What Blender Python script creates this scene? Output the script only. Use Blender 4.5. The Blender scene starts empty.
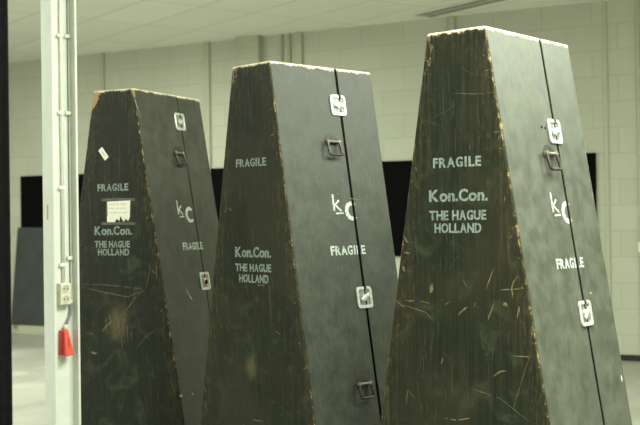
import bpy, bmesh, math, random
from mathutils import Vector, Matrix

# ---------------------------------------------------------------- camera / world / light
sc = bpy.context.scene
COL = sc.collection
EYE = 1.40
cd = bpy.data.cameras.new('camera')
cam = bpy.data.objects.new('camera', cd)
COL.objects.link(cam)
Fv = Vector((0.0, 0.99996, 0.0087)); Rv = Vector((0.999904, 0.000121, -0.013872)); Uv = Vector((0.013873, -0.008699, 0.999866))
M4 = Matrix.Identity(4)
for k in range(3):
    M4[k][0] = Rv[k]; M4[k][1] = Uv[k]; M4[k][2] = -Fv[k]
M4[2][3] = EYE
cam.matrix_world = M4
cd.sensor_width = 36; cd.lens = 62.37
cd.clip_start = 0.05; cd.clip_end = 200
cd.dof.use_dof = True; cd.dof.focus_distance = 4.5; cd.dof.aperture_fstop = 4.3
sc.camera = cam

sc.view_settings.view_transform = 'Standard'
sc.view_settings.look = 'None'
sc.view_settings.gamma = 1.0
sc.view_settings.use_curve_mapping = False
sc.view_settings.exposure = 0.28

w = bpy.data.worlds.new('world'); sc.world = w
w.use_nodes = True
bg = w.node_tree.nodes['Background']
bg.inputs[0].default_value = (0.92, 0.975, 0.88, 1)
bg.inputs[1].default_value = 1.6

def area(name, loc, target, sx, sy, power, color):
    l = bpy.data.lights.new(name, 'AREA'); l.shape = 'RECTANGLE'; l.size = sx; l.size_y = sy
    l.energy = power; l.color = color
    o = bpy.data.objects.new(name, l); COL.objects.link(o)
    o.location = loc
    o.rotation_euler = (Vector(target) - Vector(loc)).to_track_quat('-Z', 'Y').to_euler()
    return o
TUBE = (0.955, 1.0, 0.86)
DAY = (0.91, 1.0, 0.85)
# daylight through the windows of the right-hand wall
area('daylight_right', (5.6, 2.4, 2.9), (-0.6, 3.9, 1.9), 3.0, 1.3, 420, DAY)
# rows of ceiling lamps, far left of the hall and over the camera, then two added fills
area('lamp_row_far_left', (-3.4, 10.0, 3.45), (-3.4, 10.0, 0), 4.0, 2.4, 240, TUBE)
area('lamp_row_near', (1.2, 2.6, 3.45), (1.2, 2.6, 0), 1.2, 3.0, 250, TUBE)
area('fill_light_right', (3.6, 5.4, 3.45), (3.4, 5.3, 0), 1.2, 4.0, 170, TUBE)  # added fill light to brighten the case sides, no lamp known here
area('fill_light_left', (-3.6, 4.7, 3.45), (-3.6, 4.7, 0), 1.2, 2.0, 70, TUBE)  # added fill light for the column's left flange, no lamp known here

# ---------------------------------------------------------------- node helpers
class NT:
    def __init__(self, name):
        self.m = bpy.data.materials.new(name); self.m.use_nodes = True
        self.t = self.m.node_tree; self.n = self.t.nodes; self.l = self.t.links
        self.b = self.n['Principled BSDF']
    def new(self, typ, **kw):
        x = self.n.new(typ)
        for k, v in kw.items(): setattr(x, k, v)
        return x
    def put(self, sock, v):
        if hasattr(v, 'is_linked') or isinstance(v, bpy.types.NodeSocket): self.l.new(v, sock)
        else: sock.default_value = v
    def math(self, op, a, b=None, clamp=False):
        x = self.new('ShaderNodeMath', operation=op); x.use_clamp = clamp
        self.put(x.inputs[0], a)
        if b is not None: self.put(x.inputs[1], b)
        return x.outputs[0]
    def ramp(self, v, lo, hi, a=0.0, b=1.0):
        x = self.new('ShaderNodeMapRange'); x.clamp = True
        x.interpolation_type = 'SMOOTHSTEP'
        self.put(x.inputs[0], v)
        for k, q in zip((1, 2, 3, 4), (lo, hi, a, b)): self.put(x.inputs[k], q)
        return x.outputs[0]
    def mix(self, f, a, b):
        x = self.new('ShaderNodeMix', data_type='RGBA')
        self.put(x.inputs[0], f); self.put(x.inputs[6], a if not isinstance(a, tuple) else a + (1,) * (4 - len(a)))
        self.put(x.inputs[7], b if not isinstance(b, tuple) else b + (1,) * (4 - len(b)))
        return x.outputs[2]
    def coord(self, which='Object'):
        return self.new('ShaderNodeTexCoord').outputs[which]
    def mapping(self, v, scale=(1, 1, 1), loc=(0, 0, 0), rot=(0, 0, 0)):
        x = self.new('ShaderNodeMapping'); self.put(x.inputs[0], v)
        x.inputs['Scale'].default_value = scale; x.inputs['Location'].default_value = loc; x.inputs['Rotation'].default_value = rot
        return x.outputs[0]
    def noise(self, v, scale, detail=3, rough=0.55, dist=0.0):
        x = self.new('ShaderNodeTexNoise'); self.put(x.inputs['Vector'], v)
        x.inputs['Scale'].default_value = scale; x.inputs['Detail'].default_value = detail
        x.inputs['Roughness'].default_value = rough; x.inputs['Distortion'].default_value = dist
        return x.outputs[0]
    def bump(self, h, strength, dist=0.002):
        x = self.new('ShaderNodeBump'); x.inputs['Strength'].default_value = strength; x.inputs['Distance'].default_value = dist
        self.put(x.inputs['Height'], h); self.l.new(x.outputs[0], self.b.inputs['Normal'])
    def base(self, c, rough=0.5, metal=0.0, spec=0.5):
        self.put(self.b.inputs['Base Color'], c if not isinstance(c, tuple) else c + (1,) * (4 - len(c)))
        self.put(self.b.inputs['Roughness'], rough); self.put(self.b.inputs['Metallic'], metal)
        self.put(self.b.inputs['Specular IOR Level'], spec)
        return self.m

def plain(name, c, rough=0.5, metal=0.0, var=0.12, scale=40, spec=0.5, bump=0.0):
    t = NT(name); v = t.noise(t.coord(), scale, 4)
    dark = tuple(x * (1 - var) for x in c); lite = tuple(min(1, x * (1 + var)) for x in c)
    col = t.mix(t.ramp(v, 0.3, 0.7), dark, lite)
    if bump: t.bump(v, bump)
    return t.base(col, rough, metal, spec)

H = 2.10; WT = 0.2534; TP = 0.1666; DEP = 0.6286; SEAM = 0.6304 * 0.6286
def hw(z): return WT / 2 + TP * (H - z)

def case_material(name, seed, edge, top, front_tint, sheen_dust, corner, spots=()):
    """worn black paint over plywood: bare wood where corners and edges have rubbed"""
    t = NT(name); co = t.coord()
    sep = t.new('ShaderNodeSeparateXYZ'); t.l.new(co, sep.inputs[0])
    x, y, z = sep.outputs
    off = t.mapping(co, loc=(seed * 3.1, seed * 1.7, seed * 2.3))
    dx = t.math('SUBTRACT', t.math('ADD', t.math('MULTIPLY', t.math('SUBTRACT', H, z), TP), WT / 2), t.math('ABSOLUTE', x))
    dy = t.math('MINIMUM', y, t.math('SUBTRACT', DEP, y))
    dz = t.math('SUBTRACT', H, z)
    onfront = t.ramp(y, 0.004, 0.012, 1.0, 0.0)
    n_lo = t.noise(off, 3.0, 3); n_mid = t.noise(off, 14, 5, 0.6)
    n_fine = t.noise(t.mapping(off, (1, 1, 0.35)), 70, 5, 0.65)
    # vertical grain of the plywood / brush marks
    grain = t.noise(t.mapping(off, (1, 1, 0.03)), 110, 4, 0.6)
    grain2 = t.noise(t.mapping(off, (1, 1, 0.012)), 240, 3, 0.6)
    # distance to the nearest vertical edge on whichever face we are
    med_v = t.math('MAXIMUM', dx, dy)
    brk = t.math('ADD', t.math('MULTIPLY', n_mid, 0.35), t.math('MULTIPLY', t.noise(t.mapping(off, (1, 1, 0.6)), 75, 6, 0.75), 0.65))
    reach = t.math('MULTIPLY', t.ramp(brk, 0.44, 0.70), edge)
    reach = t.math('ADD', reach, -0.001)
    wv = t.ramp(t.math('SUBTRACT', med_v, reach), -0.004, 0.003, 1.0, 0.0)
    reach_t = t.math('ADD', t.math('MULTIPLY', t.ramp(brk, 0.38, 0.66), top), 0.004)
    side_d = t.math('MAXIMUM', dz, t.math('MINIMUM', dx, dy))
    wt = t.ramp(t.math('SUBTRACT', side_d, reach_t), -0.006, 0.006, 1.0, 0.0)
    bare = t.math('MAXIMUM', wv, wt)
    # rubbed, browned paint in a wider margin of the edges
    rub = t.ramp(t.math('SUBTRACT', t.math('MINIMUM', med_v, dz), t.math('MULTIPLY', n_mid, 0.16)), -0.05, 0.02, 1.0, 0.0)
    black = t.mix(t.ramp(grain, 0.3, 0.72), (0.0085, 0.0112, 0.0050), (0.0215, 0.0262, 0.0135))
    blot = t.noise(off, 7.0, 6, 0.65, 1.2)
    black = t.mix(t.math('MULTIPLY', t.ramp(blot, 0.50, 0.72), t.ramp(z, 1.9, 0.9, 0.30, 0.9)), black, (0.046, 0.055, 0.031))
    black = t.mix(t.math('MULTIPLY', t.ramp(t.noise(off, 26, 6, 0.7, 0.6), 0.58, 0.72), 0.30), black, (0.068, 0.070, 0.038))
    black = t.mix(t.math('MULTIPLY', t.ramp(n_lo, 0.42, 0.68), 0.55), black, front_tint)
    side_tone = t.mix(t.ramp(n_mid, 0.30, 0.75), tuple(q * 0.55 for q in sheen_dust), sheen_dust)  # side paint lightened to carry its sheen in the light, mottled with dust
    side_tone = t.mix(t.math('MULTIPLY', t.ramp(grain, 0.4, 0.75), 0.30), side_tone, tuple(q * 1.4 for q in sheen_dust))
    side_tone = t.mix(t.math('MULTIPLY', t.ramp(blot, 0.5, 0.75), 0.5), side_tone, tuple(q * 0.5 for q in sheen_dust))
    paint = t.mix(onfront, side_tone, black)
    for sx_, sz_, rx_, rz_ in spots:
        e = t.math('SQRT', t.math('ADD', t.math('POWER', t.math('DIVIDE', t.math('SUBTRACT', x, sx_), rx_), 2.0), t.math('POWER', t.math('DIVIDE', t.math('SUBTRACT', z, sz_), rz_), 2.0)))
        e = t.math('MULTIPLY', t.ramp(t.math('ADD', e, t.math('MULTIPLY', n_mid, 0.6)), 0.45, 1.35, 1.0, 0.0), onfront)
        paint = t.mix(t.math('MULTIPLY', e, t.ramp(grain, 0.25, 0.65, 0.15, 0.85)), paint, (0.115, 0.098, 0.045))
    # plywood corners at the top of the front rubbed bare
    cl, cr, cover = corner
    cw = t.math('ADD', t.math('MULTIPLY', t.ramp(x, -0.02, 0.02), cr - cl), cl)
    cw = t.math('MULTIPLY', cw, t.ramp(n_mid, 0.3, 0.7, 0.75, 1.25))
    cm = t.ramp(t.math('SUBTRACT', t.math('ADD', dx, t.math('MULTIPLY', dz, 0.45)), cw), -0.008, 0.004, 1.0, 0.0)
    cm = t.math('MULTIPLY', t.math('MULTIPLY', cm, onfront), t.ramp(n_fine, 0.62 - cover * 0.6, 0.72 - cover * 0.6))
    scuff = t.noise(t.mapping(off, (1, 1, 0.05), rot=(0, 0.25, 0)), 90, 4, 0.7)
    paint = t.mix(t.math('MULTIPLY', t.ramp(scuff, 0.64, 0.74), 0.30), paint, (0.14, 0.12, 0.055))
    wood = t.mix(n_fine, (0.20, 0.125, 0.040), (0.46, 0.34, 0.16))
    rubc = t.mix(t.ramp(n_fine, 0.35, 0.7), (0.05, 0.042, 0.02), (0.17, 0.115, 0.04))
    paint = t.mix(t.math('MULTIPLY', t.math('MULTIPLY', rub, onfront), t.math('MULTIPLY', t.ramp(t.math('ADD', t.math('MULTIPLY', n_fine, 0.65), t.math('MULTIPLY', grain, 0.35)), 0.46, 0.64), 0.32)), paint, rubc)
    # hairline scratches running down the panel
    paint = t.mix(t.math('MULTIPLY', t.ramp(grain2, 0.67, 0.76), 0.35), paint, (0.16, 0.135, 0.06))
    col = t.mix(bare, paint, wood)
    col = t.mix(cm, col, t.mix(n_fine, tuple(q * (0.45 + 0.55 * cover) for q in (0.25, 0.155, 0.055)), tuple(q * (0.45 + 0.55 * cover) for q in (0.46, 0.34, 0.17))))
    # the rim at the very top is rubbed down to pale wood
    col = t.mix(t.ramp(t.math('SUBTRACT', dz, t.math('MULTIPLY', t.math('SUBTRACT', brk, 0.46), 0.065)), 0.002, 0.010, 0.9, 0.0), col, (0.80, 0.74, 0.56))
    rough = t.math('ADD', t.ramp(n_mid, 0.3, 0.7, 0.40, 0.52), t.math('MULTIPLY', bare, 0.25))
    t.bump(t.math('ADD', grain, t.math('MULTIPLY', bare, -0.8)), 0.25, 0.0015)
    return t.base(col, rough, 0.0, t.math('SUBTRACT', 0.45, t.math('MULTIPLY', onfront, 0.25)))

def stencil_material(name, c):
    t = NT(name); co = t.coord()
    n = t.noise(co, 120, 4, 0.6); n2 = t.noise(co, 22, 3)
    f = t.math('MULTIPLY', t.ramp(n, 0.36, 0.58), t.ramp(n2, 0.25, 0.55, 0.55, 1.0))
    return t.base(t.mix(f, tuple(q * 0.45 for q in c), c), 0.6)

def wall_material():
    t = NT('painted_blockwork'); co = t.coord()
    sep = t.new('ShaderNodeSeparateXYZ'); t.l.new(co, sep.inputs[0])
    cmb = t.new('ShaderNodeCombineXYZ'); t.l.new(sep.outputs[0], cmb.inputs[0]); t.l.new(sep.outputs[2], cmb.inputs[1])
    v = t.mapping(cmb.outputs[0], loc=(4.731 + 0.509 * 40.5, -3.322 + 0.2559 * 20, 0))
    b = t.new('ShaderNodeTexBrick'); t.l.new(v, b.inputs['Vector'])
    b.offset = 0.5; b.offset_frequency = 2; b.squash = 1.0
    b.inputs['Scale'].default_value = 1.0; b.inputs['Brick Width'].default_value = 0.509; b.inputs['Row Height'].default_value = 0.2559
    b.inputs['Mortar Size'].default_value = 0.0065; b.inputs['Mortar Smooth'].default_value = 0.5
    b.inputs['Color1'].default_value = (0.49, 0.503, 0.40, 1); b.inputs['Color2'].default_value = (0.52, 0.533, 0.43, 1)
    b.inputs['Mortar'].default_value = (0.425, 0.44, 0.33, 1)
    n = t.noise(co, 2.2, 4)
    col = t.mix(t.ramp(n, 0.3, 0.75, 0.0, 0.22), b.outputs[0], (0.43, 0.45, 0.335))
    hgt = t.math('SUBTRACT', t.math('MULTIPLY', t.noise(co, 90, 4), 0.15), b.outputs[1])
    t.bump(hgt, 0.3, 0.003)
    return t.base(col, 0.75, 0, 0.3)

def brick_pier_material():
    t = NT('painted_brick_pier'); co = t.coord()
    sep = t.new('ShaderNodeSeparateXYZ'); t.l.new(co, sep.inputs[0])
    cmb = t.new('ShaderNodeCombineXYZ'); t.l.new(t.math('ADD', sep.outputs[0], sep.outputs[1]), cmb.inputs[0]); t.l.new(sep.outputs[2], cmb.inputs[1])
    b = t.new('ShaderNodeTexBrick'); t.l.new(t.mapping(cmb.outputs[0], loc=(20, 20, 0)), b.inputs['Vector'])
    b.inputs['Scale'].default_value = 1.0; b.inputs['Brick Width'].default_value = 0.215; b.inputs['Row Height'].default_value = 0.064
    b.inputs['Mortar Size'].default_value = 0.006; b.inputs['Mortar Smooth'].default_value = 0.4
    b.inputs['Color1'].default_value = (0.49, 0.503, 0.40, 1); b.inputs['Color2'].default_value = (0.45, 0.465, 0.34, 1)
    b.inputs['Mortar'].default_value = (0.425, 0.44, 0.33, 1)
    t.bump(t.math('SUBTRACT', 0.0, b.outputs[1]), 0.5, 0.004)
    return t.base(b.outputs[0], 0.75, 0, 0.3)

def ceiling_material():
    t = NT('ceiling_tiles'); co = t.coord()
    b = t.new('ShaderNodeTexBrick'); t.l.new(t.mapping(co, loc=(12 * 1.2, 12 * 0.62, 0)), b.inputs['Vector'])
    b.offset = 0.0
    b.inputs['Scale'].default_value = 1.0; b.inputs['Brick Width'].default_value = 1.2; b.inputs['Row Height'].default_value = 0.62
    b.inputs['Mortar Size'].default_value = 0.008; b.inputs['Mortar Smooth'].default_value = 0.2
    b.inputs['Color1'].default_value = (0.86, 0.865, 0.79, 1); b.inputs['Color2'].default_value = (0.91, 0.915, 0.84, 1)
    b.inputs['Mortar'].default_value = (0.62, 0.625, 0.50, 1)
    n = t.noise(co, 160, 3)
    t.bump(t.math('SUBTRACT', t.math('MULTIPLY', n, 0.3), b.outputs[1]), 0.3, 0.003)
    return t.base(b.outputs[0], 0.9, 0, 0.2)

def floor_material():
    t = NT('grey_vinyl_floor'); co = t.coord()
    a = t.noise(co, 1.3, 4); s = t.noise(t.mapping(co, (1, 6, 1)), 4, 4)
    col = t.mix(t.ramp(a, 0.35, 0.7), (0.33, 0.33, 0.28), (0.43, 0.43, 0.37))
    col = t.mix(t.math('MULTIPLY', t.ramp(s, 0.52, 0.75), 0.4), col, (0.27, 0.27, 0.20))
    k = t.noise(co, 9, 3, 0.5, 1.5)
    col = t.mix(t.math('MULTIPLY', t.ramp(k, 0.68, 0.74), 0.5), col, (0.12, 0.12, 0.09))
    return t.base(col, t.ramp(a, 0.3, 0.7, 0.32, 0.5), 0, 0.4)

M = dict(
    wall=wall_material(), pier=brick_pier_material(), ceil=ceiling_material(), floor=floor_material(),
    trunk=plain('painted_trunking', (0.45, 0.465, 0.34), 0.6, var=0.05),
    pipe_dark=plain('dark_pipe_paint', (0.38, 0.39, 0.29), 0.6),
    baseb=plain('black_skirting', (0.012, 0.012, 0.012), 0.5),
    blackpanel=plain('matt_black_cloth', (0.004, 0.004, 0.004), 0.95, spec=0.05),
    greycase=plain('grey_painted_board', (0.044, 0.052, 0.047), 0.6, var=0.15, scale=6),
    steel=plain('white_gloss_steel_paint', (0.76, 0.80, 0.72), 0.35, var=0.04, scale=8),
    pipe=plain('white_plastic_conduit', (0.88, 0.88, 0.80), 0.35, var=0.03),
    clip=plain('cream_plastic_clip', (0.86, 0.84, 0.68), 0.4, var=0.03),
    cable=plain('grey_cable_sheath', (0.24, 0.25, 0.23), 0.5),
    cable_d=plain('dark_cable_sheath', (0.19, 0.175, 0.15), 0.5),
    socket=plain('cream_socket_plastic', (0.80, 0.78, 0.62), 0.35, var=0.03),
    socket_in=plain('socket_recess_plastic', (0.55, 0.54, 0.42), 0.4, var=0.03),
    red=plain('red_plug_plastic', (0.80, 0.085, 0.045), 0.38, var=0.08),
    red_d=plain('dark_red_plug_plastic', (0.55, 0.035, 0.022), 0.4, var=0.08),
    slot=plain('socket_hole_black', (0.02, 0.02, 0.02), 0.6),
    curtain=plain('black_stage_velvet', (0.0035, 0.0035, 0.004), 0.9, var=0.3, scale=60, spec=0.1),
    chrome=plain('zinc_plated_steel', (0.58, 0.60, 0.56), 0.33, metal=0.35, var=0.2, scale=70),
    chrome_d=plain('dull_zinc_steel', (0.24, 0.25, 0.225), 0.40, metal=0.3, var=0.25, scale=70),
    iron=plain('dark_rusty_iron', (0.050, 0.040, 0.032), 0.38, metal=0.4, var=0.5, scale=50),
    iron_l=plain('worn_iron_bar', (0.20, 0.185, 0.15), 0.35, metal=0.5, var=0.3),
    strap=plain('grey_paint_strap', (0.035, 0.036, 0.030), 0.45, metal=0.2, var=0.2),
    flat_black=plain('seam_shade_black', (0.004, 0.004, 0.004), 0.95, spec=0.05),  # black standing for shade inside the seam, reused for latch slots and screws
    wood=plain('bare_scratched_wood', (0.17, 0.125, 0.052), 0.7, var=0.45, scale=120),
    wood_f=plain('faint_scratch', (0.15, 0.125, 0.060), 0.6, var=0.4, scale=120),
    wood_h=plain('hairline_scratch', (0.080, 0.072, 0.038), 0.6, var=0.4, scale=120),
    wood_w=plain('white_paint_fleck', (0.60, 0.60, 0.48), 0.6, var=0.2, scale=120),
    paper=plain('white_label_paper', (0.80, 0.78, 0.66), 0.8, var=0.04, spec=0.2),
    tape=plain('grey_tape_remains', (0.085, 0.088, 0.075), 0.6, var=0.3),
    ink=plain('faded_print', (0.58, 0.56, 0.48), 0.8),
    redink=plain('faded_red_print', (0.55, 0.20, 0.16), 0.8),
    rust=plain('rust_and_bare_wood', (0.42, 0.24, 0.09), 0.7, var=0.4),
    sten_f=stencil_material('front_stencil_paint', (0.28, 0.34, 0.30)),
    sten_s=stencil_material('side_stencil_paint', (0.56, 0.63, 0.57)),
    lamp=plain('lamp_housing_grey', (0.62, 0.64, 0.54), 0.4, var=0.05),
    louvre=plain('lamp_louvre_grey', (0.45, 0.47, 0.40), 0.35, metal=0.3, var=0.05),
    lampgap=plain('lamp_reflector_shade', (0.22, 0.23, 0.19), 0.4),
)

# ---------------------------------------------------------------- geometry helpers
def obj(name, bm, mats, parent=None, smooth=False, loc=None):
    me = bpy.data.meshes.new(name)
    bmesh.ops.recalc_face_normals(bm, faces=bm.faces)
    bm.to_mesh(me); bm.free()
    for m in (mats if isinstance(mats, (list, tuple)) else [mats]): me.materials.append(m)
    if smooth:
        for p in me.polygons: p.use_smooth = True
    o = bpy.data.objects.new(name, me); COL.objects.link(o)
    if parent: o.parent = parent
    if loc is not None: o.location = loc
    return o
def empty(name, loc, rz=0.0):
    o = bpy.data.objects.new(name, None); o.empty_display_size = 0.1
    COL.objects.link(o); o.location = loc; o.rotation_euler = (0, 0, rz)
    return o
def tag(o, label, cat, group=None):
    o['label'] = label; o['category'] = cat
    if group: o['group'] = group
    return o
def struct(o):
    o['kind'] = 'structure'; return o
def box(bm, lo, hi, mi=0, T=None):
    vs = [bm.verts.new((x, y, z)) for z in (lo[2], hi[2]) for y in (lo[1], hi[1]) for x in (lo[0], hi[0])]
    if T: 
        for v in vs: v.co = T @ v.co
    for f in ((0, 1, 3, 2), (4, 6, 7, 5), (0, 4, 5, 1), (1, 5, 7, 3), (3, 7, 6, 2), (2, 6, 4, 0)):
        fc = bm.faces.new([vs[k] for k in f]); fc.material_index = mi
    return vs
def bevel(bm, w, seg=2, sel=None):
    es = [e for e in bm.edges if (sel is None or sel(e))]
    bmesh.ops.bevel(bm, geom=es, offset=w, segments=seg, affect='EDGES', profile=0.5)
def bbox(lo, hi, w=0.003, seg=2):
    bm = bmesh.new(); box(bm, lo, hi); bevel(bm, w, seg); return bm
def tube(bm, pts, r, n=10, cap=True, mi=0):
    pts = [Vector(p) for p in pts]; rings = []
    prev = None
    for i, p in enumerate(pts):
        d = (pts[min(i + 1, len(pts) - 1)] - pts[max(i - 1, 0)]).normalized()
        if prev is None:
            a = d.cross(Vector((0, 0, 1)))
            if a.length < 1e-3: a = d.cross(Vector((1, 0, 0)))
        else:
            a = prev - d * prev.dot(d)
        a.normalize(); prev = a; b = d.cross(a)
        rings.append([bm.verts.new(p + r * (math.cos(q) * a + math.sin(q) * b)) for q in [2 * math.pi * k / n for k in range(n)]])
    for u, v in zip(rings, rings[1:]):
        for k in range(n):
            bm.faces.new((u[k], u[(k + 1) % n], v[(k + 1) % n], v[k])).material_index = mi
    if cap: bm.faces.new(rings[0][::-1]).material_index = mi; bm.faces.new(rings[-1]).material_index = mi
def smooth_path(pts, n=6):
    P = [Vector(p) for p in pts]; P = [P[0]] + P + [P[-1]]; out = []
    for i in range(1, len(P) - 2):
        for k in range(n):
            t = k / n; a, b, c, d = P[i - 1], P[i], P[i + 1], P[i + 2]
            out.append(0.5 * (2 * b + (c - a) * t + (2 * a - 5 * b + 4 * c - d) * t * t + (3 * b - a - 3 * c + d) * t ** 3))
    out.append(P[-2]); return out
def rrect(w, h, r, n=5):
    out = []
    for cx, cy, a0 in ((w / 2 - r, h / 2 - r, 0), (-w / 2 + r, h / 2 - r, 90), (-w / 2 + r, -h / 2 + r, 180), (w / 2 - r, -h / 2 + r, 270)):
        for k in range(n + 1):
            a = math.radians(a0 + 90 * k / n); out.append((cx + r * math.cos(a), cy + r * math.sin(a)))
    return out
def extrude_loop(bm, loop, z0, z1, T=None, mi=0):
    a = [bm.verts.new((x, y, z0)) for x, y in loop]; b = [bm.verts.new((x, y, z1)) for x, y in loop]
    n = len(loop)
    for k in range(n): bm.faces.new((a[k], a[(k + 1) % n], b[(k + 1) % n], b[k])).material_index = mi
    bm.faces.new(a[::-1]).material_index = mi; bm.faces.new(b).material_index = mi
    if T:
        for v in a + b: v.co = T @ v.co
def ring_loop(bm, outer, inner, z0, z1, T=None):
    n = len(outer); vs = []
    for lp, z in ((outer, z0), (outer, z1), (inner, z1), (inner, z0)):
        vs.append([bm.verts.new((x, y, z)) for x, y in lp])
    for k in range(4):
        u, v = vs[k], vs[(k + 1) % 4]
        for j in range(n): bm.faces.new((u[j], u[(j + 1) % n], v[(j + 1) % n], v[j]))
    if T:
        for q in vs:
            for v in q: v.co = T @ v.co
def disc(bm, r, z0, z1, n=16, T=None, c=(0, 0)):
    extrude_loop(bm, [(c[0] + r * math.cos(2 * math.pi * k / n), c[1] + r * math.sin(2 * math.pi * k / n)) for k in range(n)], z0, z1, T)

# ---------------------------------------------------------------- setting
ZC = 3.556
WD = Vector((0.8861, -0.4635, 0)); WN = Vector((0.4635, 0.8861, 0)); DW = 11.041
WANG = math.atan2(WD.y, WD.x)
W0 = WN * DW                      # wall origin (s = 0); local x runs along the wall, local -y faces the hall
S0, S1 = -16.0, 3.4
def wall_obj(name, bm, m, **k):
    o = obj(name, bm, m, **k); o.location = W0; o.rotation_euler = (0, 0, WANG); return o

bm = bmesh.new(); box(bm, (S0, 0, 0), (S1, 0.2, ZC)); struct(wall_obj('wall_back', bm, M['wall']))
bm = bmesh.new(); box(bm, (S1, -14.0, 0), (S1 + 0.2, 0.2, ZC)); struct(wall_obj('wall_right', bm, M['wall']))
bm = bmesh.new(); box(bm, (S0 - 0.2, -14.0, 0), (S0, 0.2, ZC)); struct(wall_obj('wall_left', bm, M['wall']))
bm = bmesh.new(); box(bm, (S0 - 0.2, -14.0, -0.1), (S1 + 0.2, 0.2, 0.0)); struct(wall_obj('floor', bm, M['floor']))
# the suspended ceiling, its tile grid turned against the wall
CA = math.radians(-53.5)
CANCHOR = Vector((-1.868, 11.96, ZC))
co_ = bmesh.new()
Tc = Matrix.Translation(CANCHOR) @ Matrix.Rotation(CA, 4, 'Z')
Tw = Matrix.Translation(W0) @ Matrix.Rotation(WANG, 4, 'Z')
vs = box(co_, (S0 - 0.2, -14.0, ZC), (S1 + 0.2, 0.2, ZC + 0.1))
for v in vs: v.co = Tc.inverted() @ (Tw @ v.co)
o = struct(obj('ceiling', co_, M['ceil'])); o.location = CANCHOR; o.rotation_euler = (0, 0, CA)

bm = bmesh.new(); box(bm, (-8.2, -0.018, 0), (S1, 0, 0.058)); bevel(bm, 0.004, 1); struct(wall_obj('baseboard_back', bm, M['baseb']))
tn = 0
def trim(bm, m):
    global tn
    tn += 1
    return struct(wall_obj('trim_%d' % tn, bm, m))
for s, wdt, d in ((-8.81, 0.05, 0.035), (-7.255, 0.085, 0.04), (-6.00, 0.075, 0.04), (-4.16, 0.06, 0.04), (-2.565, 0.045, 0.015)):
    trim(bbox((s - wdt / 2, -d, 0.06), (s + wdt / 2, 0, ZC), 0.004, 1), M['trunk'])
bm = bbox((-6.79, -0.11, 0.0), (-6.49, 0, ZC), 0.004, 1); trim(bm, M['pier'])
for s in (-6.23, -6.13, -2.24):
    bm = bmesh.new(); tube(bm, [(s, -0.018, 0.06), (s, -0.018, ZC)], 0.014 if s < -3 else 0.02, 10)
    trim(bm, M['pipe_dark'] if s < -3 else M['trunk'])

# long black panel on the back wall, four block courses tall
t = empty('wall_panel', W0, WANG)
tag(t, 'long matt black panel along the back wall, showing between the black cases', 'wall panel')
obj('panel_board', bbox((-10.17, -0.03, 1.02), (-2.668, 0.0, 2.052), 0.004, 1), M['blackpanel'], t)

# low grey board against the far wall at the left
t = empty('standing_board', W0 + WD * -9.4 + WN * -0.034, WANG)
tag(t, 'low dark grey board standing against the far wall, left of the steel column', 'board')
bm = bmesh.new()
prof = [(-0.915, 0.115), (1.15, 0.115), (1.03, 1.36), (-0.775, 1.385)]
a = [bm.verts.new((x, -0.05, z)) for x, z in prof]; b = [bm.verts.new((x, 0.0, z)) for x, z in prof]
bm.faces.new(a); bm.faces.new(b[::-1])
for k in range(4): bm.faces.new((a[k], b[k], b[(k + 1) % 4], a[(k + 1) % 4]))
bevel(bm, 0.006, 2)
obj('board', bm, M['greycase'], t)
obj('plinth', bbox((-0.80, -0.045, 0.0), (1.05, 0.0, 0.116), 0.004, 1), M['trunk'], t)

# cream socket on the right-hand end of the back wall
t = empty('wall_socket', W0 + WD * -2.18 + Vector((0, 0, 1.115)), WANG)
tag(t, 'small cream socket box on the back wall at the right edge of the photo', 'socket')
obj('socket_box', bbox((-0.085, -0.05, -0.048), (0.085, 0, 0.048), 0.006), M['socket'], t)
bm = bmesh.new(); Tm = Matrix.Translation((0.03, -0.052, 0)) @ Matrix.Rotation(math.radians(90), 4, 'X')
disc(bm, 0.02, 0, 0.003, 20, Tm); obj('outlet', bm, M['socket_in'], t)

# unlit louvred lamp in the ceiling
t = empty('ceiling_light', Vector((1.086, 11.55, ZC)), CA)
tag(t, 'unlit grey louvred strip lamp in the ceiling above the right-hand black case', 'ceiling light')
LL, LW = 1.5, 0.24
bm = bmesh.new()
for lo, hi in (((0, -LW / 2, -0.03), (LL, -LW / 2 + 0.018, 0)), ((0, LW / 2 - 0.018, -0.03), (LL, LW / 2, 0)), ((0, -LW / 2 + 0.018, -0.03), (0.03, LW / 2 - 0.018, 0)), ((LL - 0.03, -LW / 2 + 0.018, -0.03), (LL, LW / 2 - 0.018, 0)), ((0.03, -0.014, -0.03), (LL - 0.03, 0.014, 0))):
    box(bm, lo, hi)
obj('lamp_frame', bm, M['lamp'], t)
bm = bmesh.new(); box(bm, (0.03, -LW / 2 + 0.018, -0.008), (LL - 0.03, LW / 2 - 0.018, 0)); obj('reflector', bm, M['lampgap'], t)
bm = bmesh.new()
k = 0.06
while k < LL - 0.05:
    for y0, y1 in ((-LW / 2 + 0.018, -0.014), (0.014, LW / 2 - 0.018)): box(bm, (k, y0, -0.028), (k + 0.006, y1, -0.008))
    k += 0.045
obj('louvre', bm, M['louvre'], t)

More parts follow.
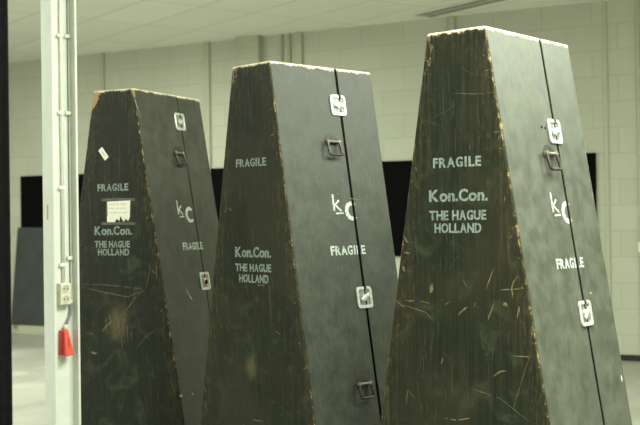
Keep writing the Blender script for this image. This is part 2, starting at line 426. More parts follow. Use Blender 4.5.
# ---------------------------------------------------------------- steel column at the left and what hangs on it
CB = math.radians(36.5)
CP = Vector((-1.1934 + 0.0028, 5.1996 + 0.0021, 0))
t = empty('steel_column', CP, CB)
tag(t, 'white painted steel H-section column standing left of the black cases', 'column')
ch, cb, tf, tw = 0.127, 0.125, 0.011, 0.008
pr = [(-ch/2, 0), (-ch/2 + tf, 0), (-ch/2 + tf, cb/2 - tw/2), (ch/2 - tf, cb/2 - tw/2), (ch/2 - tf, 0), (ch/2, 0),
      (ch/2, cb), (ch/2 - tf, cb), (ch/2 - tf, cb/2 + tw/2), (-ch/2 + tf, cb/2 + tw/2), (-ch/2 + tf, cb), (-ch/2, cb)]
bm = bmesh.new(); extrude_loop(bm, pr, 0.0, ZC)
bevel(bm, 0.0022, 2, lambda e: abs(e.verts[0].co.z - e.verts[1].co.z) > 1)
obj('column_section', bm, M['steel'], t)
bm = bmesh.new(); box(bm, (-0.10, -0.035, 0.0), (0.10, 0.16, 0.012)); bevel(bm, 0.002, 1)
obj('base_plate', bm, M['steel'], t)
WEB = cb/2 - tw/2                                   # web face, seen from the recess
bm = bmesh.new(); box(bm, (-ch/2 - 0.0008, 0.060, 1.43), (-ch/2, 0.076, 1.50)); obj('paint_chip', bm, plain('yellow_green_tape', (0.42, 0.42, 0.10), 0.6), t)

t = empty('conduit_pipe', CP, CB)
tag(t, 'thin white vertical conduit pipe clipped inside the steel column recess', 'pipe')
bm = bmesh.new(); tube(bm, [(0.004, WEB - 0.010, 1.125), (0.004, WEB - 0.010, ZC)], 0.008, 12); obj('pipe', bm, M['pipe'], t, smooth=True)
for z in (2.665, 2.30, 1.934, 1.58, 1.215):
    bm = bbox((-0.016, WEB - 0.020, z - 0.008), (0.016, WEB, z + 0.008), 0.003, 1); obj('pipe_clip', bm, M['pipe'], t)
t = empty('wire', CP, CB)
tag(t, 'thin dark vertical wire with cream clips beside the white conduit pipe', 'wire')
bm = bmesh.new(); tube(bm, [(0.040, WEB - 0.003, 1.05), (0.040, WEB - 0.003, ZC)], 0.0023, 8); obj('wire_core', bm, M['cable_d'], t, smooth=True)
for z in (2.665, 2.30, 1.934, 1.246):
    bm = bbox((0.022, WEB - 0.018, z - 0.009), (0.051, WEB, z + 0.009), 0.003, 1); obj('wire_clip', bm, M['clip'], t)

t = empty('double_socket', CP, CB)
tag(t, 'cream double socket box mounted in the recess of the steel column', 'socket')
bm = bbox((-0.028, WEB - 0.046, 1.028), (0.026, WEB, 1.130), 0.005, 2); obj('socket_box', bm, M['socket'], t)
for z in (1.104, 1.055):
    Tm = Matrix.Translation((-0.001, WEB - 0.0462, z)) @ Matrix.Rotation(math.radians(90), 4, 'X')
    bm = bmesh.new()
    n = 20
    ring_loop(bm, [(0.021 * math.cos(2*math.pi*k/n), 0.021 * math.sin(2*math.pi*k/n)) for k in range(n)], [(0.0175 * math.cos(2*math.pi*k/n), 0.0175 * math.sin(2*math.pi*k/n)) for k in range(n)], 0, 0.003, Tm)
    ou = obj('outlet', bm, M['socket'], t)
    bm = bmesh.new(); disc(bm, 0.0175, 0, 0.0008, n, Tm); obj('outlet_well', bm, M['socket_in'], ou)
    bm = bmesh.new()
    for c in (-0.0085, 0.0085): disc(bm, 0.0032, 0.0008, 0.0014, 10, Tm, (c, 0))
    obj('pin_hole', bm, M['slot'], ou)
t = empty('power_cord', CP, CB)
tag(t, 'short grey cord curving from the cream double socket down to the red plug box', 'cord')
bm = bmesh.new(); tube(bm, smooth_path([(0.036, WEB - 0.014, 1.045), (0.037, WEB - 0.016, 1.01), (0.030, WEB - 0.020, 0.975), (0.014, WEB - 0.024, 0.945), (0.006, WEB - 0.026, 0.925)]), 0.0062, 10)
obj('cord_sheath', bm, M['cable'], t, smooth=True)
bm = bmesh.new(); box(bm, (0.024, WEB - 0.022, 1.032), (0.044, WEB - 0.003, 1.05)); bevel(bm, 0.003, 1); obj('cord_gland', bm, M['socket'], t)
t = empty('red_plug_box', CP, CB)
tag(t, 'red plastic plug box with sloping lid hanging in the steel column recess', 'plug box')
bm = bmesh.new()
lp = [(-0.024, 0.790), (0.020, 0.786), (0.016, 0.905), (-0.020, 0.908)]
a = [bm.verts.new((x, WEB, z)) for x, z in lp]; b = [bm.verts.new((x * 0.95, WEB - 0.036, z)) for x, z in lp]
bm.faces.new(a); bm.faces.new(b[::-1])
for k in range(4): bm.faces.new((a[k], a[(k+1) % 4], b[(k+1) % 4], b[k]))
bevel(bm, 0.005, 2); obj('plug_body', bm, M['red_d'], t)
bm = bmesh.new()
lp = [(-0.017, 0.786), (0.026, 0.795), (0.010, 0.902), (-0.013, 0.905)]
dd = [0.072, 0.074, 0.050, 0.050]
a = [bm.verts.new((x, WEB - 0.033, z)) for x, z in lp]; b = [bm.verts.new((x, WEB - q, z)) for (x, z), q in zip(lp, dd)]
bm.faces.new(a); bm.faces.new(b[::-1])
for k in range(4): bm.faces.new((a[k], a[(k+1) % 4], b[(k+1) % 4], b[k]))
bevel(bm, 0.004, 2); lid = obj('plug_lid', bm, M['red'], t)
bm = bmesh.new(); box(bm, (0.002, -0.0015, -0.018), (0.006, 0.0, 0.018)); 
mk = obj('lid_rib', bm, M['red_d'], lid); mk.location = (0.0, WEB - 0.0615, 0.850); mk.rotation_euler = (math.radians(-11), 0, 0)
bm = bmesh.new(); tube(bm, [(0.004, WEB - 0.026, 0.905), (0.005, WEB - 0.026, 0.934)], 0.0095, 14); obj('plug_gland', bm, M['socket'], t, smooth=True)

# ---------------------------------------------------------------- black curtain at the left edge
t = bmesh.new()
random.seed(4)
N = 150; x0, x1 = -2.6, -0.893
rows = [0.0, 0.5, 1.0, 1.6, 2.2, 2.8, 3.3, ZC]
grid = []
for k in range(N + 1):
    q = k / N; x = x0 + (x1 - x0) * q
    ph = q * 2 * math.pi * 15
    grid.append([t.verts.new((x, 3.2 + (0.035 + 0.006 * math.sin(z * 1.3 + q * 9)) * math.sin(ph + 0.25 * math.sin(z * 1.1)) + 0.012 * math.sin(ph * 2.3 + 1), z)) for z in rows])
for k in range(N):
    for j in range(len(rows) - 1):
        t.faces.new((grid[k][j], grid[k + 1][j], grid[k + 1][j + 1], grid[k][j + 1]))
o = obj('curtain', t, M['curtain'], smooth=True)
md = o.modifiers.new('thickness', 'SOLIDIFY'); md.thickness = 0.004
tag(o, 'black pleated stage curtain hanging at the left edge of the photo', 'curtain')

# ---------------------------------------------------------------- the three tall cases
NRM = math.sqrt(1 + TP * TP)
def side_T(b, z, lift=0.0):
    X = Vector((0, 1, 0)); Y = Vector((-TP, 0, 1)) / NRM; Z = Vector((1, 0, TP)) / NRM
    o = Vector((hw(z), b, z)) + Z * lift
    return Matrix(((X.x, Y.x, Z.x, o.x), (X.y, Y.y, Z.y, o.y), (X.z, Y.z, Z.z, o.z), (0, 0, 0, 1)))
def front_T(a, z, lift=0.0):
    return Matrix(((1, 0, 0, a), (0, 0, -1, -lift), (0, 1, 0, z), (0, 0, 0, 1)))

CUT = set('RAGODCKQBen')
SQ = {'G': 0.82, 'A': 0.84, 'O': 0.86, 'C': 0.9, 'D': 0.9, 'N': 0.92, 'R': 0.94, 'U': 0.95, 'H': 0.95}
def text_bm(s, width, height, bold=0.032, gap=0.075, space=0.30, stencil=True):
    """lettering as a thin raised mesh, scaled to width x height, centred on x, base line at y = 0"""
    out = bmesh.new(); x = 0.0
    if 'o' in s: gap = 0.045
    for chx in s:
        if chx == ' ': x += space; continue
        cu = bpy.data.curves.new('glyph', 'FONT'); cu.body = chx; cu.size = 1.0; cu.extrude = 0.004; cu.offset = bold; cu.resolution_u = 4
        ob = bpy.data.objects.new('glyph', cu); COL.objects.link(ob)
        me = bpy.data.meshes.new_from_object(ob.evaluated_get(bpy.context.evaluated_depsgraph_get()))
        g = bmesh.new(); g.from_mesh(me)
        bpy.data.objects.remove(ob); bpy.data.curves.remove(cu); bpy.data.meshes.remove(me)
        for v in g.verts: v.co.x *= SQ.get(chx, 1.0)
        xs = [v.co.x for v in g.verts]; mn, mx = min(xs), max(xs)
        if stencil and chx in CUT:
            c = (mn + mx) / 2 + (0.02 if chx in 'AGO' else -0.02); hwid = 0.017
            for px, nx in ((c - hwid, 1), (c + hwid, 1)):
                bmesh.ops.bisect_plane(g, geom=g.verts[:] + g.edges[:] + g.faces[:], plane_co=(px, 0, 0), plane_no=(nx, 0, 0))
            rm = [f for f in g.faces if c - hwid < f.calc_center_median().x < c + hwid]
            bmesh.ops.delete(g, geom=rm, context='FACES')
        if chx == 'I': x += 0.07
        for v in g.verts: v.co.x += x - mn
        x += (mx - mn) + gap + (0.07 if chx == 'I' else 0.0)
        tmp = bpy.data.meshes.new('tmp'); g.to_mesh(tmp); g.free(); out.from_mesh(tmp); bpy.data.meshes.remove(tmp)
    xs = [v.co.x for v in out.verts]; ys = [v.co.y for v in out.verts]
    mn, mx, y0, my = min(xs), max(xs), min(ys), max(ys)
    for v in out.verts:
        v.co = Vector(((v.co.x - (mn + mx) / 2) * width / (mx - mn), (v.co.y - y0) * height / (my - y0), (v.co.z + 0.004) / 0.008 * 0.0006))
    return out
def xf(bm, T):
    for v in bm.verts: v.co = T @ v.co
    return bm
def half(bm, y, keep_low):
    bmesh.ops.bisect_plane(bm, geom=bm.verts[:] + bm.edges[:] + bm.faces[:], plane_co=(0, y, 0), plane_no=(0, 1, 0), clear_outer=keep_low, clear_inner=not keep_low)
    return bm
def stroke(bm, pts, wd, th=0.0006, T=None, closed_ends=True):
    """a flat brush stroke of constant width along 2-D points"""
    P = [Vector((p[0], p[1])) for p in pts]; L = []; R = []
    for i, p in enumerate(P):
        d = (P[min(i + 1, len(P) - 1)] - P[max(i - 1, 0)]).normalized(); nn = Vector((-d.y, d.x)) * wd / 2
        L.append(p + nn); R.append(p - nn)
    extrude_loop(bm, [tuple(q) for q in R] + [tuple(q) for q in L[::-1]], 0, th, T)
def monogram():
    bm = bmesh.new()
    stroke(bm, [(-0.057, 0.054), (-0.057, -0.020)], 0.010)
    stroke(bm, [(-0.022, 0.028), (-0.052, 0.003)], 0.008)
    stroke(bm, [(-0.048, 0.006), (-0.014, -0.021)], 0.009)
    kk = bm; bar = bmesh.new()
    stroke(bar, [(-0.050, -0.032), (-0.004, -0.030)], 0.007)
    bm = bmesh.new()
    prev = None
    for k in range(21):
        a = math.radians(50 + (310 - 50) * k / 20); wv = 0.0105 * (0.75 + 0.25 * math.sin(math.pi * k / 20))
        cur = [bm.verts.new((0.052 + (0.0335 + s_ * wv) * math.cos(a), -0.021 + (0.034 + s_ * wv) * math.sin(a), z)) for s_ in (-1, 1) for z in (0, 0.0006)]
        if prev:
            for p_, q_ in ((0, 1), (1, 3), (3, 2), (2, 0)): bm.faces.new((prev[p_], prev[q_], cur[q_], cur[p_]))
        prev = cur
    return kk, bar, bm

def scratch_into(bm, T_of, pts, wd, mi, rnd):
    P = [Vector(p) for p in pts]; fine = []
    for a, b in zip(P, P[1:]):
        n = max(2, int((b - a).length / 0.012))
        fine += [a.lerp(b, k / n) for k in range(n)]
    fine.append(P[-1])
    prev = None
    for i, p in enumerate(fine):
        d = (fine[min(i + 1, len(fine) - 1)] - fine[max(i - 1, 0)]).normalized(); nn = Vector((-d.y, d.x))
        q = min(1, 2.5 * min(i, len(fine) - 1 - i) / max(1, len(fine) - 1) + 0.35)
        ww = wd * 0.5 * q * rnd.uniform(0.45, 1.15); p = p + nn * rnd.uniform(-0.25, 0.25) * wd
        cur = []
        for s in (1, -1):
            u = p + nn * ww * s; cur.append(bm.verts.new(T_of(u.x, u.y, 0.0005) @ Vector((0, 0, 0))))
        if prev and rnd.random() > 0.06:
            f = bm.faces.new((prev[0], prev[1], cur[1], cur[0])); f.material_index = mi
        prev = cur

def prism(y0, y1, inset=0.0):
    bm = bmesh.new()
    pr = [(-hw(0) + inset, 0.0 + inset), (hw(0) - inset, 0.0 + inset), (hw(H) - inset, H - inset), (-hw(H) + inset, H - inset)]
    a = [bm.verts.new((x, y0, z)) for x, z in pr]; b = [bm.verts.new((x, y1, z)) for x, z in pr]
    bm.faces.new(a); bm.faces.new(b[::-1])
    for k in range(4): bm.faces.new((a[k], b[k], b[(k + 1) % 4], a[(k + 1) % 4]))
    return bm

def latch(parent, b, z, gap, flip=0.0, broken=False):
    T = side_T(b, z, 0.0)
    bm = bmesh.new()
    ring_loop(bm, rrect(0.094, 0.096, 0.014), rrect(0.066, 0.068, 0.008), 0.0, 0.007)
    bevel(bm, 0.0016, 1)
    # the dish is split where the case opens
    for lo, hi in ((-1, 1),):
        xs = SEAM - b
        for px in (xs - gap * 0.5, xs + gap * 0.5):
            bmesh.ops.bisect_plane(bm, geom=bm.verts[:] + bm.edges[:] + bm.faces[:], plane_co=(px, 0, 0), plane_no=(1, 0, 0))
        rm = [f for f in bm.faces if xs - gap * 0.5 < f.calc_center_median().x < xs + gap * 0.5 and f.calc_center_median().y > 0]
        bmesh.ops.delete(bm, geom=rm, context='FACES')
    L = obj('latch', xf(bm, T), M['chrome'], parent)
    L['label'] = 'bright metal butterfly latch across the seam'
    bm = bmesh.new(); extrude_loop(bm, rrect(0.068, 0.070, 0.008), 0.0, 0.0018, T); obj('latch_dish', bm, M['chrome_d'], L)
    for y0, y1 in ((0.017, 0.034), (-0.034, -0.017)):
        bm = bmesh.new(); box(bm, (SEAM - b - 0.0035, y0, 0.0018), (SEAM - b + 0.0035, y1, 0.0026)); obj('latch_slot', xf(bm, T), M['flat_black'], L)
    bm = bmesh.new()
    disc(bm, 0.0145, 0.0018, 0.0085, 18)
    obj('latch_hub', xf(bm, T), M['chrome'], L)
    if broken:
        bm = bmesh.new(); extrude_loop(bm, [(0.004, -0.040), (0.030, -0.034), (0.034, 0.010), (0.026, 0.036), (0.010, 0.030)], 0.0018, 0.0045, T); obj('worn_patch', bm, M['rust'], L)
        bm = bmesh.new(); disc(bm, 0.013, 0.0086, 0.0095, 16, T, (0.004, -0.006)); obj('latch_hole', bm, M['flat_black'], L)
        return
    R = Matrix.Rotation(math.radians(flip), 4, 'Z')
    bm = bmesh.new(); box(bm, (-0.030, -0.0085, 0.0075), (0.030, 0.0085, 0.0125)); bevel(bm, 0.003, 2)
    obj('latch_wing', xf(xf(bm, R), T), M['chrome'], L)

def handle(parent, b, z):
    T = side_T(b, z, 0.0)
    bm = bmesh.new()
    lp = [(-0.042, -0.006), (0.042, -0.006), (0.042, 0.008)] + [(0.042 * math.cos(math.radians(a)), 0.008 + 0.028 * math.sin(math.radians(a))) for a in range(15, 166, 15)] + [(-0.042, 0.008)]
    extrude_loop(bm, lp, 0.0, 0.0025); bevel(bm, 0.001, 1)
    Hn = obj('handle', xf(bm, T), M['strap'], parent)
    Hn['label'] = 'dark iron drop handle'
    bm = bmesh.new()
    for sx in (-1, 1): box(bm, (sx * 0.034 - 0.006, -0.010, 0.002), (sx * 0.034 + 0.006, 0.008, 0.020))
    bevel(bm, 0.002, 1)
    tube(bm, [(-0.044, -0.001, 0.014), (0.044, -0.001, 0.014)], 0.0058, 12)
    obj('handle_hinge', xf(bm, T), M['iron_l'], Hn)
    bm = bmesh.new()
    path = smooth_path([(-0.036, -0.002, 0.014), (-0.038, -0.030, 0.018), (-0.038, -0.056, 0.022), (-0.032, -0.062, 0.023), (0.0, -0.063, 0.024), (0.032, -0.062, 0.023), (0.038, -0.056, 0.022), (0.038, -0.030, 0.018), (0.036, -0.002, 0.014)], 4)
    tube(bm, path, 0.0064, 10)
    obj('bail', xf(bm, T), M['iron'], Hn, smooth=True)

def islands(bm):
    out = []; seen = set()
    for v in list(bm.verts):
        if v in seen or not v.link_faces: continue
        st = [v]; comp = set()
        while st:
            u = st.pop()
            if u in comp: continue
            comp.add(u); st += [e.other_vert(u) for e in u.link_edges]
        seen |= comp
        g = bmesh.new(); mp = {u: g.verts.new(u.co) for u in comp}
        for f in {f for u in comp for f in u.link_faces}: g.faces.new([mp[u] for u in f.verts])
        out.append(g)
    bm.free()
    return out
K = 0.70 / 0.55
def zz(z): return H - (2 - z) * K
SCR = {
 0: [
  ('front', 0.0030, [(-0.215, 1.093), (-0.034, 1.089), (0.172, 1.072)]),
  ('front', 0.0030, [(-0.215, 1.077), (-0.055, 1.049), (0.078, 1.03), (0.185, 1.068)]),
  ('front', 0.0040, [(0.191, 1.078), (0.122, 1.026), (0.059, 0.952), (0.008, 0.92)]),
  ('front', 0.0060, [(-0.018, 0.909), (-0.057, 0.877), (-0.089, 0.85)]),
  ('front', 0.0030, [(0.191, 1.078), (0.21, 1.144), (0.218, 1.209)]),
  ('front', 0.0120, [(-0.162, 0.738), (-0.123, 0.734)]),
  ('front', 0.0060, [(-0.167, 0.832), (-0.141, 0.834)]),
  ('front', 0.0025, [(0.261, 0.877), (0.193, 0.834), (0.123, 0.765)]),
  ('front', 0.0025, [(0.336, 0.627), (0.358, 0.533)]),
  ('front', 0.0045, [(-0.037, 0.944), (-0.032, 0.863)]),
  ('front', 0.0030, [(-0.011, 0.971), (0.001, 0.9)]),
  ('front', 0.0040, [(0.014, 0.93), (0.025, 0.829)]),
  ('front', 0.0030, [(0.046, 0.921), (0.05, 0.788)]),
  ('front', 0.0040, [(0.07, 0.886), (0.075, 0.804)]),
  ('front', 0.0030, [(-0.062, 0.919), (-0.057, 0.851)]),
  ('front', 0.0030, [(0.094, 0.862), (0.099, 0.811)]),
  ('front', 0.0025, [(0.032, 0.859), (0.037, 0.761)]),
  ('front', 0.0060, [(0.224, 1.686), (0.211, 1.667)]),
  ('front', 0.0080, [(0.223, 1.17), (0.247, 1.154)]),
  ('front', 0.0040, [(0.255, 1.229), (0.258, 1.119)]),
  ('side', 0.0040, [(0.2, 1.067), (0.225, 1.025), (0.255, 0.99)]),
  ('side', 0.0100, [(-0.003, 0.541), (0.024, 0.537)]),
  ('side', 0.0060, [(0.101, 0.551), (0.122, 0.528)]),
  ('side', 0.0030, [(-0.011, 2.063), (0.028, 1.947)]),
 ],
 1: [
  ('front', 0.0022, [(0.107, 1.162), (0.112, 1.068), (0.117, 0.969)]),
  ('front', 0.0060, [(0.143, 0.935), (0.181, 0.921)]),
  ('front', 0.0060, [(0.027, 1.129), (0.08, 1.131)]),
  ('front', 0.0090, [(-0.154, 1.469), (-0.148, 1.456)]),
  ('front', 0.0050, [(-0.02, 0.535), (0.055, 0.54)]),
  ('front', 0.0020, [(-0.003, 1.391), (0.008, 1.229)]),
  ('front', 0.0040, [(-0.199, 1.452), (-0.154, 1.474)]),
  ('front', 0.0030, [(-0.266, 1.005), (-0.251, 1.002)]),
  ('side', 0.0080, [(0.216, 2.095), (0.213, 2.04)]),
  ('side', 0.0050, [(0.247, 2.097), (0.241, 2.066)]),
  ('side', 0.0030, [(0.219, 2.04), (0.216, 2.026)]),
  ('side', 0.0080, [(0.249, 1.929), (0.255, 1.921)]),
  ('side', 0.0050, [(0.375, 1.506), (0.449, 1.498)]),
  ('side', 0.0050, [(0.304, 1.529), (0.314, 1.52)]),
  ('side', 0.0030, [(0.271, 1.755), (0.252, 1.746)]),
  ('side', 0.0050, [(0.099, 1.933), (0.111, 1.929)]),
  ('side', 0.0040, [(0.005, 1.754), (0.006, 1.723)]),
 ],
 2: [
  ('front', 0.0200, [(-0.116, 1.163), (-0.121, 1.129)]),
  ('front', 0.0060, [(-0.246, 1.098), (-0.2, 1.097)]),
  ('front', 0.0060, [(-0.176, 1.097), (-0.131, 1.092)]),
  ('front', 0.0030, [(-0.27, 1.083), (-0.154, 1.058), (-0.118, 1.028)]),
  ('front', 0.0050, [(0.018, 1.181), (0.034, 1.156)]),
  ('front', 0.0060, [(-0.064, 1.087), (-0.041, 1.102)]),
  ('front', 0.0070, [(-0.006, 1.053), (0.033, 1.083)]),
  ('front', 0.0040, [(0.062, 1.084), (0.071, 1.102)]),
  ('front', 0.0050, [(0.148, 1.102), (0.134, 1.069), (0.121, 1.04)]),
  ('front', 0.0260, [(0.185, 1.1), (0.205, 1.097)]),
  ('front', 0.0060, [(0.251, 1.204), (0.23, 1.179), (0.221, 1.154), (0.225, 1.123)]),
  ('front', 0.0060, [(0.253, 1.106), (0.249, 1.078), (0.241, 1.053)]),
  ('front', 0.0040, [(0.149, 1.227), (0.132, 1.191), (0.115, 1.148)]),
  ('front', 0.0040, [(0.173, 1.149), (0.255, 1.156)]),
  ('front', 0.0040, [(0.225, 0.918), (0.29, 0.919)]),
  ('front', 0.0050, [(-0.076, 0.89), (-0.085, 0.867)]),
  ('front', 0.0022, [(0.294, 0.937), (0.257, 0.836), (0.219, 0.727)]),
  ('front', 0.0060, [(0.143, 0.84), (0.168, 0.857), (0.196, 0.863)]),
  ('front', 0.0022, [(0.041, 0.789), (0.165, 0.764), (0.286, 0.691)]),
  ('front', 0.0060, [(-0.071, 0.668), (-0.023, 0.666), (0.038, 0.68)]),
  ('front', 0.0050, [(-0.137, 2.003), (-0.109, 1.989)]),
  ('front', 0.0020, [(-0.019, 1.868), (0.08, 1.857), (0.169, 1.856)]),
  ('front', 0.0060, [(0.117, 1.994), (0.126, 1.989)]),
  ('front', 0.0030, [(-0.248, 0.699), (-0.238, 0.757), (-0.206, 0.729)]),
  ('front', 0.0030, [(-0.289, 1.097), (-0.247, 1.068)]),
  ('front', 0.0022, [(0.056, 1.68), (0.056, 1.651)]),
  ('front', 0.0030, [(-0.214, 1.555), (-0.182, 1.527)]),
  ('front', 0.0180, [(-0.256, 1.228), (-0.242, 1.209)]),
  ('front', 0.0080, [(-0.246, 1.343), (-0.228, 1.316)]),
  ('front', 0.0080, [(-0.247, 1.282), (-0.219, 1.278)]),
  ('side', 0.0070, [(0.233, 1.951), (0.238, 1.91)]),
  ('side', 0.0060, [(0.238, 1.91), (0.253, 1.866), (0.255, 1.824)]),
  ('side', 0.0120, [(0.602, 0.792), (0.596, 0.766)]),
  ('side', 0.0040, [(0.35, 1.208), (0.346, 1.152)]),
  ('side', 0.0050, [(0.456, 1.12), (0.468, 1.111)]),
 ],

}
def make_case(i, loc, yaw, label, mat, gap, front, side, latches, handles, mono, sten_strength=1.0):
    root = empty('instrument_case', loc, yaw)
    tag(root, label, 'case', 'tall black tapered cases')
    rnd = random.Random(i + 5)
    ys = SEAM - gap / 2; yl = SEAM + gap / 2
    bm = prism(0.0, ys)
    bevel(bm, 0.007, 3, lambda e: not (e.verts[0].co.y > ys - 1e-4 and e.verts[1].co.y > ys - 1e-4))
    for face, wd, pts in SCR[i]:
        mi = 1 if wd > 0.0032 else 2
        if face == 'side':
            if pts[0][0] > ys: continue
            scratch_into(bm, side_T, pts, wd, 3 if i == 0 else 1, rnd)
        else:
            scratch_into(bm, lambda a, z, l: front_T(a, z, l), pts, wd, mi, rnd)
    # everyday hairline scratches and chips along the front edges
    for k in range(90):
        z = rnd.uniform(0.45, 2.02); a0 = rnd.uniform(-0.94, 0.94) * hw(z); l = rnd.uniform(0.02, 0.16)
        an = rnd.gauss(0, 0.12) if rnd.random() < 0.75 else rnd.uniform(-1.4, 1.4)
        p0 = (a0, z); p1 = (a0 + l * math.sin(an), z - l * math.cos(an)); pm = ((p0[0] + p1[0]) / 2 + rnd.gauss(0, 0.004), (p0[1] + p1[1]) / 2)
        if abs(p1[0]) < hw(p1[1]) - 0.012: scratch_into(bm, front_T, [p0, pm, p1], rnd.uniform(0.0008, 0.0018), 4, rnd)
    for k in range(34):
        z = rnd.uniform(0.45, 2.0); sd = 1 if rnd.random() < 0.6 else -1
        a0 = sd * (hw(z) - 0.008 - abs(rnd.gauss(0, 0.010))); l = rnd.uniform(0.005, 0.024); an = rnd.uniform(-1.6, 1.6)
        p1 = (a0 + l * math.sin(an), z - l * math.cos(an))
        if abs(p1[0]) < hw(p1[1]) - 0.006: scratch_into(bm, front_T, [(a0, z), p1], rnd.uniform(0.002, 0.005), 1, rnd)
    body = obj('case_body', bm, [mat, M['wood'], M['wood_f'], M['wood_w'], M['wood_h']], root)
    bm = prism(yl, DEP)
    bevel(bm, 0.007, 3, lambda e: not (e.verts[0].co.y < yl + 1e-4 and e.verts[1].co.y < yl + 1e-4))
    for face, wd, pts in SCR[i]:
        if face == 'side' and pts[0][0] > yl: scratch_into(bm, side_T, pts, wd, 2, rnd)
    lid = obj('case_lid', bm, [mat, M['wood'], M['wood_w']], root)
    obj('seam_shade_block', prism(SEAM - 0.03, SEAM + 0.03, 0.003), M['flat_black'], root)  # added black block that paints the shade inside the open seam
    for s, a0, a1, z0, z1 in front:
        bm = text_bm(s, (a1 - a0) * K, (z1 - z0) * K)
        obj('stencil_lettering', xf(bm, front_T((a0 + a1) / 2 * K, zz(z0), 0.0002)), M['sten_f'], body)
    for s, b0, b1, z0, z1 in side:
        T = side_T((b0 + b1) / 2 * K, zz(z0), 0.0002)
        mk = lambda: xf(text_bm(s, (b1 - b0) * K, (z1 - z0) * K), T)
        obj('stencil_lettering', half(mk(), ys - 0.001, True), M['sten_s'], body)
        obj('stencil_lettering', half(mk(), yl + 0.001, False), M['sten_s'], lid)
    T = side_T(mono[0] * K, zz(mono[1]), 0.0002)
    for part, yy, low in ((body, ys - 0.001, True), (lid, yl + 0.001, False)):
        for glyph in monogram():
            bm = half(xf(glyph, T), yy, low)
            for piece in islands(bm): obj('stencil_letter', piece, M['sten_s'], part)
    for b, z, fl in latches: latch(root, b * K, zz(z), gap, fl, fl == 99)
    for b, z in handles: handle(root, b * K, zz(z))
    return root, body, lid

mc1 = case_material('worn_black_case_paint', 1.0, 0.014, 0.014, (0.017, 0.016, 0.009), (0.064, 0.067, 0.050), (0.062, 0.030, 1.0), [(0.01, 0.90, 0.085, 0.13)])
mc2 = case_material('scuffed_black_case_paint', 2.3, 0.009, 0.010, (0.034, 0.034, 0.018), (0.056, 0.065, 0.048), (0.055, 0.012, 0.35), [(-0.02, 0.77, 0.05, 0.075)])
mc3 = case_material('browned_black_case_paint', 4.1, 0.014, 0.014, (0.034, 0.031, 0.015), (0.094, 0.105, 0.078), (0.075, 0.04, 0.18))

r1, b1, l1 = make_case(0, (-1.061, 5.725, 0), -0.4588, 'tall tapered black case with a torn paper label, nearest the steel column', mc1, 0.008,
    [('FRAGILE', -0.083, 0.070, 1.588, 1.618), ('Kon.Con.', -0.101, 0.085, 1.409, 1.446), ('THE HAGUE', -0.101, 0.074, 1.358, 1.386), ('HOLLAND', -0.085, 0.070, 1.326, 1.354)],
    [('FRAGILE', 0.183, 0.333, 1.342, 1.374)], [(0.303, 1.885, 12), (0.306, 1.209, 99)], [(0.250, 1.747)], (0.233, 1.505))
r2, b2, l2 = make_case(1, (-0.298, 4.866, 0), -0.8145, 'tall tapered black case in the middle, its seam gaping and a second handle low down', mc2, 0.016,
    [('FRAGILE', -0.084, 0.077, 1.645, 1.674), ('Kon.Con.', -0.094, 0.097, 1.331, 1.368), ('THE HAGUE', -0.095, 0.097, 1.282, 1.310), ('HOLLAND', -0.074, 0.082, 1.244, 1.273)],
    [('FRAGILE', 0.174, 0.343, 1.335, 1.368)], [(0.300, 1.864, 0), (0.305, 1.186, 25)], [(0.245, 1.730), (0.244, 0.898)], (0.261, 1.504))
r3, b3, l3 = make_case(2, (0.506, 4.067, 0), -0.7059, 'tall tapered black case standing closest, at right, with wood-bare gouges across its front', mc3, 0.017,
    [('FRAGILE', -0.084, 0.081, 1.603, 1.633), ('Kon.Con.', -0.100, 0.101, 1.504, 1.540), ('THE HAGUE', -0.100, 0.095, 1.450, 1.479), ('HOLLAND', -0.082, 0.078, 1.413, 1.442)],
    [('FRAGILE', 0.185, 0.350, 1.304, 1.335)], [(0.304, 1.712, 15), (0.308, 1.170, 40)], [(0.245, 1.642)], (0.262, 1.485))

# screw heads beside the upper latch of the nearest case
for b, z in ((0.232, 1.722), (0.252, 1.720)):
    bm = bmesh.new(); disc(bm, 0.005, 0, 0.0012, 10, side_T(b * K, zz(z))); obj('screw_head', bm, M['flat_black'], b3)

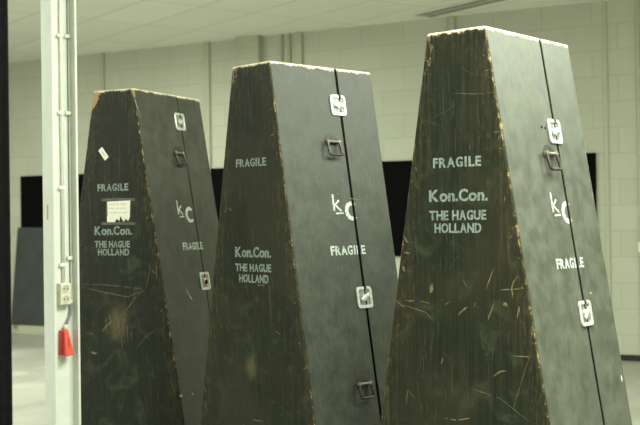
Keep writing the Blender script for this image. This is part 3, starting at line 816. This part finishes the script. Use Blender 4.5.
# torn paper label, tape remains and tilted sticker on the case by the column
bm = bmesh.new()
pz0, pz1 = zz(1.461), zz(1.548); pa0, pa1 = -0.037 * K, 0.079 * K
W_, H_ = pa1 - pa0, pz1 - pz0
lp = [(0, 0.02), (0.32, 0.0), (0.42, 0.16), (0.52, 0.06), (0.58, 0.30), (0.66, 0.10), (0.72, 0.02), (0.80, 0.16), (0.90, 0.05), (0.97, 0.22), (1.0, 1.0), (0.0, 0.97)]
extrude_loop(bm, [(u * W_, v * H_) for u, v in lp], 0, 0.0008, front_T(pa0, pz0, 0.0003))
lab = obj('paper_label', bm, M['paper'], b1); lab['label'] = 'torn white paper label'
for k, v in enumerate((0.82, 0.62, 0.42)):
    bm = bmesh.new(); x = 0.07
    rnd = random.Random(k)
    while x < 0.80:
        l = rnd.uniform(0.06, 0.16); box(bm, (x * W_, v * H_, 0), (min(0.86, x + l) * W_, v * H_ + 0.006, 0.0004), 0, front_T(pa0, pz0, 0.0011)); x += l + 0.04
    obj('faded_line', bm, M['ink'], lab)
bm = bmesh.new(); box(bm, (0.01 * W_, 0.3 * H_, 0), (0.035 * W_, 0.9 * H_, 0.0004), 0, front_T(pa0, pz0, 0.0011)); obj('margin_line', bm, M['redink'], lab)
for zc_ in (1.553, 1.456):
    bm = bmesh.new(); stroke(bm, [(-0.065 * K, 0), (0.02 * K, 0.001), (0.100 * K, -0.002)], 0.014, 0.0003, front_T(0, zz(zc_), 0.0001)); obj('tape_remains', bm, M['tape'], b1)
bm = bmesh.new(); extrude_loop(bm, rrect(0.068, 0.030, 0.003, 2), 0, 0.0006, front_T(-0.051 * K, zz(1.741), 0.0003) @ Matrix.Rotation(math.radians(-52), 4, 'Z'))
st = obj('sticker', bm, M['paper'], b1); st['label'] = 'small tilted white sticker'
bm = bmesh.new(); box(bm, (-0.018, -0.004, 0), (0.016, 0.003, 0.0003), 0, front_T(-0.051 * K, zz(1.741), 0.001) @ Matrix.Rotation(math.radians(-52), 4, 'Z')); obj('faded_line', bm, M['ink'], st)
